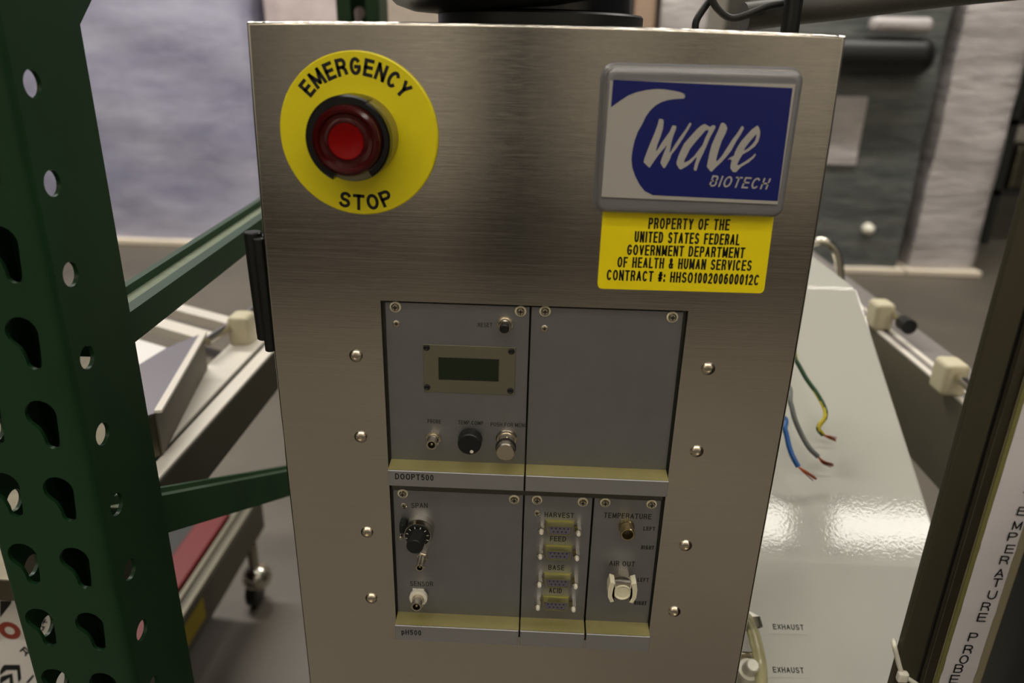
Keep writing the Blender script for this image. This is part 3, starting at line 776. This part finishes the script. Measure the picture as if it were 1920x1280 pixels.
a = PX(152, 42, -270); b = PX(172, 0, -270)
d = (b-a).normalized(); L = 420
dn = Vector((0, -d.z, d.y))
mk('brace', prism(nb(), [a-d*25, a-d*25+dn*40, a-d*25+dn*40+Vector((-34, 0, 0)), a-d*25+Vector((-34, 0, 0))], d*L), green, rk)

# ------------------------------------------------------------------ white sloping console
XC = P(1608, 540, 430)
ang = math.radians(30.5)
sd = Vector((0, math.cos(ang), math.sin(ang))); sn = Vector((0, -math.sin(ang), math.cos(ang)))
XRt = XC.x; lowY = 25; lowZ = XC.z-(XC.y-lowY)*math.tan(ang)
wc = thing('white_console', 'glossy white enamelled console with a sloping top behind the cabinet', 'console', ((172+XRt)/2, 350, FL))
prof = [(lowY, FL), (lowY, lowZ), (XC.y, XC.z), (760, XC.z), (760, FL)]
bm = prism(nb(), [Vector((172, y, z)) for y, z in prof], (XRt-172, 0, 0))
bmesh.ops.dissolve_limit(bm, angle_limit=.01, verts=bm.verts, edges=bm.edges)
bmesh.ops.bevel(bm, geom=bm.edges[:], offset=4, segments=4, affect='EDGES')
mk('housing', bm, white_en, wc, smooth=40)
def pn(x, y, lift=0): return PN(x, y, XC+sn*lift, sn)
for yy in (1181, 1262):
    mk('sticker', prism(nb(), [pn(1443, yy-16, .02), pn(1516, yy-14, .02), pn(1515, yy+9, .02), pn(1442, yy+7, .02)], sn*.1), mat('pale_sticker', (178, 177, 168), .3), wc)
    A, B = pn(1450, yy-1.5, .18), pn(1508, yy, .18)
    text('lettering', 'EXHAUST', A, B, sd*4.6, matblack, wc, bold=.18)
# exhaust hose and fittings
tb_ = thing('exhaust_hose', 'translucent yellowed plastic hose and barbs beside the EXHAUST markings', 'hose', pn(1405, 1200, 8))
mk('hose', tube(nb(), smoothpath([Vector((154, 120, pn(1380, 1150, 26).z+4)), pn(1380, 1150, 26), pn(1398, 1158, 26), pn(1410, 1180, 24), pn(1420, 1215, 22), pn(1426, 1250, 20), pn(1428, 1300, 19), pn(1428, 1325, 18)]), 5.0, 20), tube_m, tb_, smooth=40)
mk('barb_fitting', tube(nb(), [pn(1385, 1150, 20), pn(1420, 1168, 20)], 6, 16), ivory, tb_, smooth=40)
mk('barb_fitting', lathe(nb(), pn(1398, 1262, 6), [(-4, 0), (-4, 10), (8, 10), (12, 8.5), (12, 6), (22, 5.5), (24, 4), (24, 0)], sn, 28), ivory, tb_, smooth=35)
mk('clip_plate', box(nb(), pn(1398, 1250).x-9, pn(1398, 1250).x+9, pn(1398, 1238).y-5, pn(1398, 1238).y-2, pn(1398, 1238).z+2, pn(1398, 1238).z+12, .6), nickel, tb_)
mk('hose_collar', lathe(nb(), pn(1412, 1168, 22), [(-4, 4.8), (-4, 7), (4, 7), (4, 4.8)], (pn(1420, 1215, 22)-pn(1410, 1180, 24)), 24), steel_dark, tb_, smooth=35)

# ------------------------------------------------------------------ cut wires
def wire(name, label, px, lifts, r, mt, cop, fn=None):
    pts = [pn(x, y, l) for (x, y), l in zip(px, lifts)]
    pts = [Vector((154, 190, pts[0].z+6))] + pts      # leaves the cabinet through its side
    t = thing(name, label, 'wire', pts[-1], 'cut mains wires')
    mk('insulation', tube(nb(), smoothpath(pts, 8), r, 12, mat_fn=fn), mt, t, smooth=45)
    e = pts[-1]; cps = [pn(x, y, l) for (x, y), l in cop]
    bm = nb()
    for k in range(9):
        j = Vector((random.uniform(-1, 1), random.uniform(-1, 1), random.uniform(-1, 1)))
        pp = [e] + [c_+j*(1.1 if i < len(cps)-1 else 1.9) for i, c_ in enumerate(cps)]
        tube(bm, smoothpath(pp, 4), .8, 5, .5)
    mk('copper_strands', bm, copper, t, label='bare copper strands fanned at the end')
wire('earth_wire', 'green and yellow striped wire with bare copper end over the white console', [(1470, 640), (1494, 678), (1512, 710), (1532, 738), (1546, 765), (1547, 782), (1537, 796), (1535, 805), (1543, 815)], [40, 34, 30, 28, 26, 24, 20, 18, 14], 2.3, [wire_yel, wire_grn], [((1555, 819), 12), ((1568, 823), 9)], fn=lambda t, k: 1 if (k+t*1.2+.25) % 1 > .42 else 0)
wire('grey_wire', 'grey insulated wire with frayed copper end between the two other wires', [(1465, 720), (1482, 755), (1490, 785), (1503, 815), (1518, 840), (1534, 856)], [40, 36, 32, 26, 22, 18], 2.5, wire_grey, [((1544, 866), 15), ((1560, 872), 12)])
wire('blue_wire', 'blue insulated wire with thick copper end nearest the cabinet edge', [(1458, 780), (1472, 806), (1479, 835), (1486, 855), (1497, 875)], [42, 40, 37, 35, 32], 2.5, wire_blue, [((1512, 886), 30), ((1528, 898), 27)])

# ------------------------------------------------------------------ near post with label tape
YPst = -60
sp_ = thing('steel_post', 'dark stainless upright channel at the right edge carrying a lettered white tape', 'post', (P(1700, 1280, YPst).x, YPst, FL))
def post_poly(bm, pa, pb, y0, y1):
    """vertical bar between px x at row 1280: pa..pb"""
    xa, xb = P(pa, 1280, y0).x, P(pb, 1280, y0).x
    box(bm, xa, xb, y0, y1, FL, 420, .8)
    return xa, xb
bm = nb(); post_poly(bm, 1672, 1718, YPst, YPst+5); mk('front_flange', bm, mat('olive_grey_steel', (80, 77, 60), .42, .5, noise=((20, 20, 8), .15)), sp_)
bm = nb(); post_poly(bm, 1717, 1729, YPst+5, YPst+20); mk('groove', bm, blackp, sp_)
bm = nb(); xa, xb = post_poly(bm, 1729.5, 1790, YPst+1, YPst+24); mk('web', bm, steel_dark, sp_)
xg0, xg1 = P(1717, 1280, YPst).x, P(1731, 1280, YPst).x
xt0, xt1 = P(1760, 1280, YPst-1).x, P(1823, 1280, YPst-1).x
mk('tape_carrier', box(nb(), xt0-2.6, xt1+6.5, YPst, YPst+8, -470, 260, 1.2), beige, sp_, label='beige plastic strip behind the tape')
mk('carrier_edge', box(nb(), xt0-2.6, xt0-.2, YPst-1.2, YPst-.05, -468, 250), olive, sp_)
def tape():
    bm = nb(); prev = None; n = 60
    for i in range(n+1):
        z = -466+ (226-(-466)+0)*i/n if False else -466 + 300*i/n
        y = YPst-1.0-.5*abs(math.sin(i*1.1))*(1 if i % 9 in (3, 4) else .35)
        r = [bm.verts.new((xt0, y, z)), bm.verts.new((xt1, y, z))]
        if prev: bm.faces.new((prev[0], prev[1], r[1], r[0]))
        prev = r
    return bm
mk('label_tape', tape(), paper, sp_, smooth=60)
def let(ch, cx, cy_, wpx=16.5, h=16.5):
    A = P(cx-wpx/2, cy_+h/2-1.5, YPst-1.85); B = P(cx+wpx/2, cy_+h/2+1.5, YPst-1.85); U = P(cx+2, cy_-h/2, YPst-1.85)-P(cx, cy_+h/2, YPst-1.85)
    A.z = B.z = (A.z+B.z)/2
    U.x = 0; U.y = 0
    text('lettering', ch, A, B, U, matblack, sp_, bold=.135)
for ch, (x, y) in zip('TEMPERATURE', [(1922, 930), (1914, 958), (1905, 985), (1896, 1006), (1891, 1029), (1881, 1050), (1872, 1074), (1867, 1092), (1858, 1115), (1846, 1137), (1839, 1157)]):
    let(ch, x, y)
for ch, (x, y) in zip('PROBE', [(1822, 1194), (1813, 1217), (1805, 1236), (1795, 1253), (1787, 1273)]): let(ch, x, y)
zt = thing('cable_tie', 'white cable tie strapped round the steel post at the bottom of the photo', 'cable tie', P(1692, 1268, YPst-3))
mk('strap', tube(nb(), smoothpath([P(1676, 1200, YPst+14), P(1676, 1206, YPst-.5), P(1682, 1232, YPst-2.2), P(1692, 1262, YPst-2.6), P(1712, 1278, YPst-2.4), P(1735, 1292, YPst-1)]), 1.5, 10), ivory, zt, smooth=45)
a = P(1692, 1268, YPst-4)
mk('tie_head', box(nb(), a.x-3.2, a.x+3.2, a.y-2.2, a.y+2.2, a.z-3.6, a.z+3.6, 1.3), ivory, zt, smooth=45)

# ------------------------------------------------------------------ rocking platform behind
rp = thing('rocking_platform', 'wide stainless rocking platform with side rails behind the cabinet', 'platform', (90, 700, FL))
ZR = -400
xl0 = PZ(347, 730, ZR).x; xl1 = PZ(420, 768, ZR).x
zl = PX(421, 860, xl1).z
Y0, Y1 = 60, 1500
cream2 = mat('dull_cream_plastic', (196, 188, 160), .5)
def rail(xa, xb, inner, zb):
    bm = nb(); box(bm, xa, xb, Y0, Y1, zb, ZR, 2); return bm
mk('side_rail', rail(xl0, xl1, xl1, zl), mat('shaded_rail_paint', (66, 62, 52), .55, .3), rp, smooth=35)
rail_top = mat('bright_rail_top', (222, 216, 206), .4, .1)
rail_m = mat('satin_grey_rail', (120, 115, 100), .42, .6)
rail_g = mat('lilac_grey_rail', (128, 122, 120), .45, .3)
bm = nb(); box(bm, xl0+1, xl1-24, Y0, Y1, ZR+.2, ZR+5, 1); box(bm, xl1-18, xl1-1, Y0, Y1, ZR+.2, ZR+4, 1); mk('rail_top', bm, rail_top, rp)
xr0 = 522; xr1 = 592
mk('side_rail', rail(xr0, xr1, xr0, ZR-120), rail_m, rp, smooth=35)
bm = nb(); box(bm, xr0, xr0+8, Y0, Y1, ZR+.2, ZR+4, 1); box(bm, xr0+18, xr0+26, Y0, Y1, ZR+.2, ZR+4, 1); mk('rail_top', bm, rail_top, rp)
mk('rail_cover', box(nb(), xr0+8.2, xr1, Y0, Y1, ZR+.1, ZR+1.5), rail_g, rp)
mk('shade_deck', box(nb(), xl0-800, xl0-2, Y0+10, 600, ZR-60, ZR-38, 1), steel_dark, rp)  # deck added to keep ceiling light off the trolley below
mk('end_rail', box(nb(), xl1, xr0, Y1-60, Y1, ZR-100, ZR, 2), steel_dark, rp)
mk('pedestal', box(nb(), -150, 380, 800, 1400, FL, ZR-100, 4), steel_plain, rp)
def rod_clamps(pts, rr, clamps, zz, blk=None):
    A, B = PZ(*pts[0], zz), PZ(*pts[1], zz)
    xm = (A.x+B.x)/2
    mk('rod', tube(nb(), [Vector((A.x, A.y, zz)), Vector((B.x, B.y, zz))], rr, 12), ivory if False else chrome, rp, smooth=40)
    for c_ in clamps:
        p = PZ(*c_, zz)
        bm = nb(); box(bm, p.x-15, p.x+15, p.y-18, p.y+18, ZR+2, zz+15, 7, 3); mk('clamp_block', bm, cream2, rp, smooth=40, label='cream plastic clamp block')
    if blk:
        p = PZ(*blk, zz); mk('rod_cap', lathe(nb(), p, [(-14, 0), (-14, 11), (8, 11), (14, 6), (14, 0)], (0, 1, 0), 20), blackp, rp, smooth=40)
rod_clamps([(388, 640), (500, 566)], 6, [(454, 607)], ZR+30)
rod_clamps([(1655, 570), (1692, 602)], 6, [(1652, 582)], ZR+30, (1697, 607))
rod_clamps([(1778, 690), (1830, 735)], 6, [(1782, 696)], ZR+30)
# tray
zt_ = -350
tr = [PZ(378, 628, zt_), PZ(290, 778, zt_), PZ(215, 800, zt_), PZ(200, 720, zt_), PZ(255, 690, zt_), PZ(312, 655, zt_)]
ty = thing('sheet_metal_tray', 'folded grey sheet metal tray lying on the left rail of the platform', 'tray', PZ(300, 720, zt_))
mk('tray_floor', prism(nb(), tr, (0, 0, 2)), mat('grey_sheet', (122, 118, 124), .42, .8), ty)
e = (tr[0]-tr[1]); n_ = Vector((e.y, -e.x, 0)).normalized()
mk('tray_flange', prism(nb(), [tr[1], tr[0], tr[0]+Vector((0, 0, -44)), tr[1]+Vector((0, 0, -44))], n_*2), mat('dull_tray_edge', (88, 82, 70), .6), ty)
mk('tray_rim', prism(nb(), [tr[1]+Vector((0, 0, 2)), tr[0]+Vector((0, 0, 2)), tr[0]+n_*7+Vector((0, 0, 2)), tr[1]+n_*7+Vector((0, 0, 2))], (0, 0, 3)), rail_top, ty)
mk('tray_flange', prism(nb(), [tr[1], tr[2], tr[2]+Vector((0, 0, -44)), tr[1]+Vector((0, 0, -44))], (0, -2, 0)), steel_dark, ty)
cross = [PZ(200, 600, ZR), PZ(375, 652, ZR)]
d_ = (cross[1]-cross[0]).normalized(); nn = Vector((-d_.y, d_.x, 0))
for k, (o_, wd_) in enumerate(((0, 26), (60, 22))):
    a, b = cross[0]+nn*o_, cross[1]+nn*o_
    mk('cross_bar', prism(nb(), [a, b, b+nn*wd_, a+nn*wd_], (0, 0, 14)), rail_top, rp)
mk('white_sheet', prism(nb(), [PZ(190, 640, ZR), PZ(250, 640, ZR), PZ(322, 662, ZR), PZ(240, 715, ZR), PZ(180, 720, ZR)], (0, 0, 6)), board, rp, label='white sheet lying on the platform')

# ------------------------------------------------------------------ low trolley under the platform, left
tl = thing('low_trolley', 'low grey trolley with a red strip and a caster, on the floor at left', 'trolley', (-680, 800, FL))
zb = -1000; xs = (PZ(483, 939, zb).x+PZ(355, 1149, zb).x)/2
y1 = PZ(483, 939, zb).y+20; y0 = 240
zbot = PX(440, 1085, xs).z
mk('side_beam', box(nb(), xs-40, xs, y0, y1, zbot, zb, 3), mat('shaded_grey_beam', (84, 79, 68), .5, .3), tl, smooth=35)  # beam grey darkened to stand in for the platform's shade
bm = nb(); box(bm, xs-12, xs-2, y0, y1-20, zb+.3, zb+6, 1); box(bm, xs-36, xs-26, y0, y1-20, zb+.3, zb+6, 1); mk('beam_lip', bm, rail_m, tl)  # lips take a darker grey in place of cast shade
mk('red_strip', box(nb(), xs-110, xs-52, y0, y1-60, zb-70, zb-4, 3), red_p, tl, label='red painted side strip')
mk('trolley_deck', box(nb(), -1250, xs-110, y0, y1-60, zb-90, zb-40), dark_m, tl)
yp = PX(362, 1170, xs+1)
mk('warning_sticker', prism(nb(), [Vector((xs+.6, yp.y-50, yp.z-25)), Vector((xs+.6, yp.y+50, yp.z-25)), Vector((xs+.6, yp.y+50, yp.z+22)), Vector((xs+.6, yp.y-50, yp.z+22))], (.4, 0, 0)), mat('shaded_yellow_sticker', (150, 132, 14), .6), tl, label='small yellow sticker')  # yellow darkened, the shade is put into its colour
wy = y1-70
cs_ = mk('caster', lathe(nb(), (xs-12, wy, FL+36), [(-14, 0), (-14, 30), (-10, 36), (10, 36), (14, 30), (14, 0)], (1, 0, 0), 28), blackp, tl, smooth=35)
dome = nb(); bmesh.ops.create_uvsphere(dome, u_segments=24, v_segments=14, radius=34)
for v in dome.verts: v.co += Vector((xs-4, wy, FL+74))
mk('caster_dome', dome, chrome, cs_, smooth=60)
mk('caster_stem', lathe(nb(), (xs-8, wy, FL+100), [(0, 0), (0, 12), (zbot-FL-100, 12), (zbot-FL-100, 0)], (0, 0, 1), 16), steel_plain, cs_, smooth=40)
for (x, y) in ((-1200, 250), (-1200, wy), (xs-12, 220)):
    mk('caster', lathe(nb(), (x, y, FL+48), [(-16, 0), (-16, 40), (-12, 48), (12, 48), (16, 40), (16, 0)], (1, 0, 0), 24), blackp, tl, smooth=35)

# ------------------------------------------------------------------ printed white carton at lower left
YC_ = 130
ct = thing('printed_carton', 'white printed carton with a red ring and black chevrons at lower left', 'carton', (P(40, 1200, YC_).x-150, YC_+150, FL))
a = P(-40, 1100, YC_); b = P(140, 1330, YC_)
xr = P(110, 1280, YC_).x
cz_top = P(30, 1085, YC_).z
mk('carton_body', box(nb(), xr-420, xr+8, YC_, YC_+40, FL, cz_top, 2), board, ct)
def ring_poly(cx, cy_, r0, r1, Y):
    bm = nb(); n = 32; c_ = P(cx, cy_, Y); s_ = (P(cx+10, cy_, Y)-P(cx, cy_, Y)).length/10
    A = [bm.verts.new(c_+Vector((math.cos(2*PI*k/n), 0, math.sin(2*PI*k/n)))*r0*s_) for k in range(n)]
    B = [bm.verts.new(c_+Vector((math.cos(2*PI*k/n), 0, math.sin(2*PI*k/n)))*r1*s_) for k in range(n)]
    for k in range(n): bm.faces.new((A[k], A[(k+1) % n], B[(k+1) % n], B[k]))
    return bm
mk('printed_ring', ring_poly(18, 1182, 9, 20, YC_-.3), red_ring, ct, label='brownish red printed ring')
for pl in ([(0, 1258), (4, 1250), (8, 1246), (37, 1246), (40, 1272), (34, 1280), (32, 1256), (12, 1256), (0, 1266)], [(0, 1272), (2, 1268), (23, 1262), (26, 1290), (18, 1290), (18, 1270), (0, 1282)], [(48, 1280), (62, 1264), (64, 1267), (54, 1280)], [(0, 1126), (22, 1126), (20, 1132), (0, 1158)]):
    mk('printed_chevron', flat_poly(nb(), pl, YC_-.3), matblack, ct)
A = P(44, 1228, YC_-.3); B = P(56, 1217, YC_-.3); e = B-A
text('lettering', 'R', P(36, 1220, YC_-.3), P(48, 1231, YC_-.3), Vector((e.x, 0, e.z))*.8, matblack, ct, bold=.2)
text('lettering', 'la+', P(77, 1190, YC_-.3), P(92, 1162, YC_-.3), Vector((-9, 0, 3))*.9, matblack, ct, bold=.2)

# ------------------------------------------------------------------ background loads
def wrapped(name, label, cat, x0, x1, y0, y1, z1, mt, group=None, pal=True, amp=14):
    t = thing(name, label, cat, ((x0+x1)/2, (y0+y1)/2, FL), group)
    zb_ = FL+(38 if pal else 0)
    bm = nb(); nz_, nx = 26, 12
    def per(k, z):
        w_ = x1-x0; d_ = y1-y0; L_ = 2*(w_+d_); s_ = k/40*L_
        j = amp*math.sin(z*.011+s_*.004)+amp*.6*math.sin(z*.031+s_*.013)
        if s_ < w_: return Vector((x0+s_, y0-j*.5, z))
        s_ -= w_
        if s_ < d_: return Vector((x1+j*.4, y0+s_, z))
        s_ -= d_
        if s_ < w_: return Vector((x1-s_, y1, z))
        s_ -= w_
        return Vector((x0-j*.4, y1-s_, z))
    rows = [[bm.verts.new(per(k, zb_+(z1-zb_)*i/nz_)) for k in range(40)] for i in range(nz_+1)]
    for A, B in zip(rows, rows[1:]):
        for k in range(40): bm.faces.new((A[k], A[(k+1) % 40], B[(k+1) % 40], B[k]))
    bm.faces.new(rows[0][::-1]); bm.faces.new(rows[-1])
    mk('wrapped_load', bm, mt, t, smooth=60)
    if pal:
        mk('slip_sheet', box(nb(), x0-25, x1+25, y0-45, y1, FL+3, FL+36, 4), wood, t)
    return t
yb = 4250
wrapped('wrapped_pallet', 'tall blue-white stretch-wrapped pallet load left of the cabinet', 'pallet load', P(484, 200, yb).x-2300, P(484, 200, yb).x-8, yb, yb+1100, 1500, wrap_b)
wrapped('wrapped_pallet', 'pinkish wrapped load just above the left end of the cabinet top', 'pallet load', P(492, 30, yb).x, P(655, 30, yb).x, yb+50, yb+1200, 1500, wrap_p)
wrapped('wrapped_pallet', 'dull beige wrapped load between the far green upright and the black base', 'pallet load', P(675, 30, yb).x+60, P(1170, 30, yb).x, yb+100, yb+1200, 1500, mat('beige_wrap', (170, 158, 146), .5, noise=((3, 3, 3), .2)))
wrapped('cardboard_stack', 'narrow brown cardboard stack right of the black base', 'cardboard box', P(1194, 30, yb).x, P(1232, 30, yb).x, yb+60, yb+600, 1400, carton, pal=False, amp=4)
wrapped('wrapped_pallet', 'white wrapped load seen between the cardboard and the black cables', 'pallet load', P(1243, 30, yb).x, P(1335, 30, yb).x, yb+100, yb+900, 1400, wrap_w)
ym = 4120
gx0, gx1 = P(1395, 300, ym).x, P(1728, 300, ym).x
gm = wrapped('wrapped_machine', 'grey machine under clear stretch wrap with a black rounded hood', 'machine', gx0, gx1, ym, ym+1000, 1500, wrap_g)
a, b = P(1400, 62, ym-60), P(1742, 142, ym-60)
bm = nb(); box(bm, a.x, b.x, ym-160, ym+200, b.z, a.z, 90, 5); mk('black_hood', bm, blackp, gm, smooth=50)
a, b = P(1640, 30, ym-150), P(1750, 62, ym-150)
bm = nb(); box(bm, a.x, b.x, ym-150, ym-60, b.z, a.z, 30, 3); mk('gloss_highlight_block', bm, wrap_w, gm, smooth=50, label='white block standing for glossy highlights above the hood')  # white block modelled in place of glossy highlights
p = P(1630, 430, ym-30); bm = nb(); lathe(bm, p, [(-30, 0), (-30, 34), (10, 30), (30, 14), (34, 0)], (0, -1, 0), 20); mk('round_knob', bm, ivory, gm, smooth=50, label='pale round knob')
a, b = P(1545, 180, ym-20), P(1605, 310, ym-20)
mk('pale_panel', box(nb(), a.x, b.x, ym-20, ym+20, b.z, a.z, 5), wrap_w, gm)
wrapped('wrapped_pallet', 'white stretch-wrapped pallet load at the upper right beside the grey machine', 'pallet load', P(1728, 300, ym).x+70, P(1880, 300, ym).x, ym, ym+1000, 1500, wrap_w)
dk = thing('dark_shelving', 'dark shelving with machine parts at the right edge of the photo', 'shelving', (P(1930, 300, 5200).x+600, 5300, FL))
x0 = P(1880, 300, 5000).x
for s_, zz in enumerate((-900, -420, 60, 540)):
    mk('shelf', box(nb(), x0, x0+2200, 5000, 5600, zz, zz+40), dark_m, dk)
for x in (x0, x0+1080, x0+2160): mk('shelf_post', box(nb(), x, x+50, 5000, 5600, FL, 1200), dark_m, dk)
for k, (x, z, w_, h_) in enumerate([(80, -380, 300, 260), (420, -380, 240, 330), (60, 100, 340, 240), (460, 100, 300, 320), (100, -860, 420, 300)]):
    mk('stored_part', box(nb(), x0+x, x0+x+w_, 5020, 5400, z, z+h_, 20), [dark_m, steel_dark, carton][k % 3], dk)
# chrome handle behind the console
hp = PZ(1552, 476, XC.z+2); 
ch = thing('chrome_handle', 'rounded chrome grab handle beyond the white console', 'handle', P(1550, 480, 800))
a, b, c_ = P(1505, 500, 800), P(1545, 452, 800), P(1574, 510, 800)
mk('handle_loop', tube(nb(), smoothpath([P(1490, 520, 800), P(1505, 470, 800), P(1535, 452, 800), P(1562, 464, 800), P(1574, 500, 800), P(1575, 560, 800)], 8), 7, 14), chrome, ch, smooth=50)
# black case on the floor at right
bc = thing('black_case', 'black equipment case on the floor at the lower right corner', 'case', (900, 350, FL))
a = P(1905, 1180, -60)
mk('case_body', box(nb(), a.x, a.x+500, -190, 0, FL, a.z+80, 20), blackp, bc)
mk('case_lid', box(nb(), a.x-4, a.x+504, -194, 4, a.z+82, a.z+130, 20), blackp, bc)
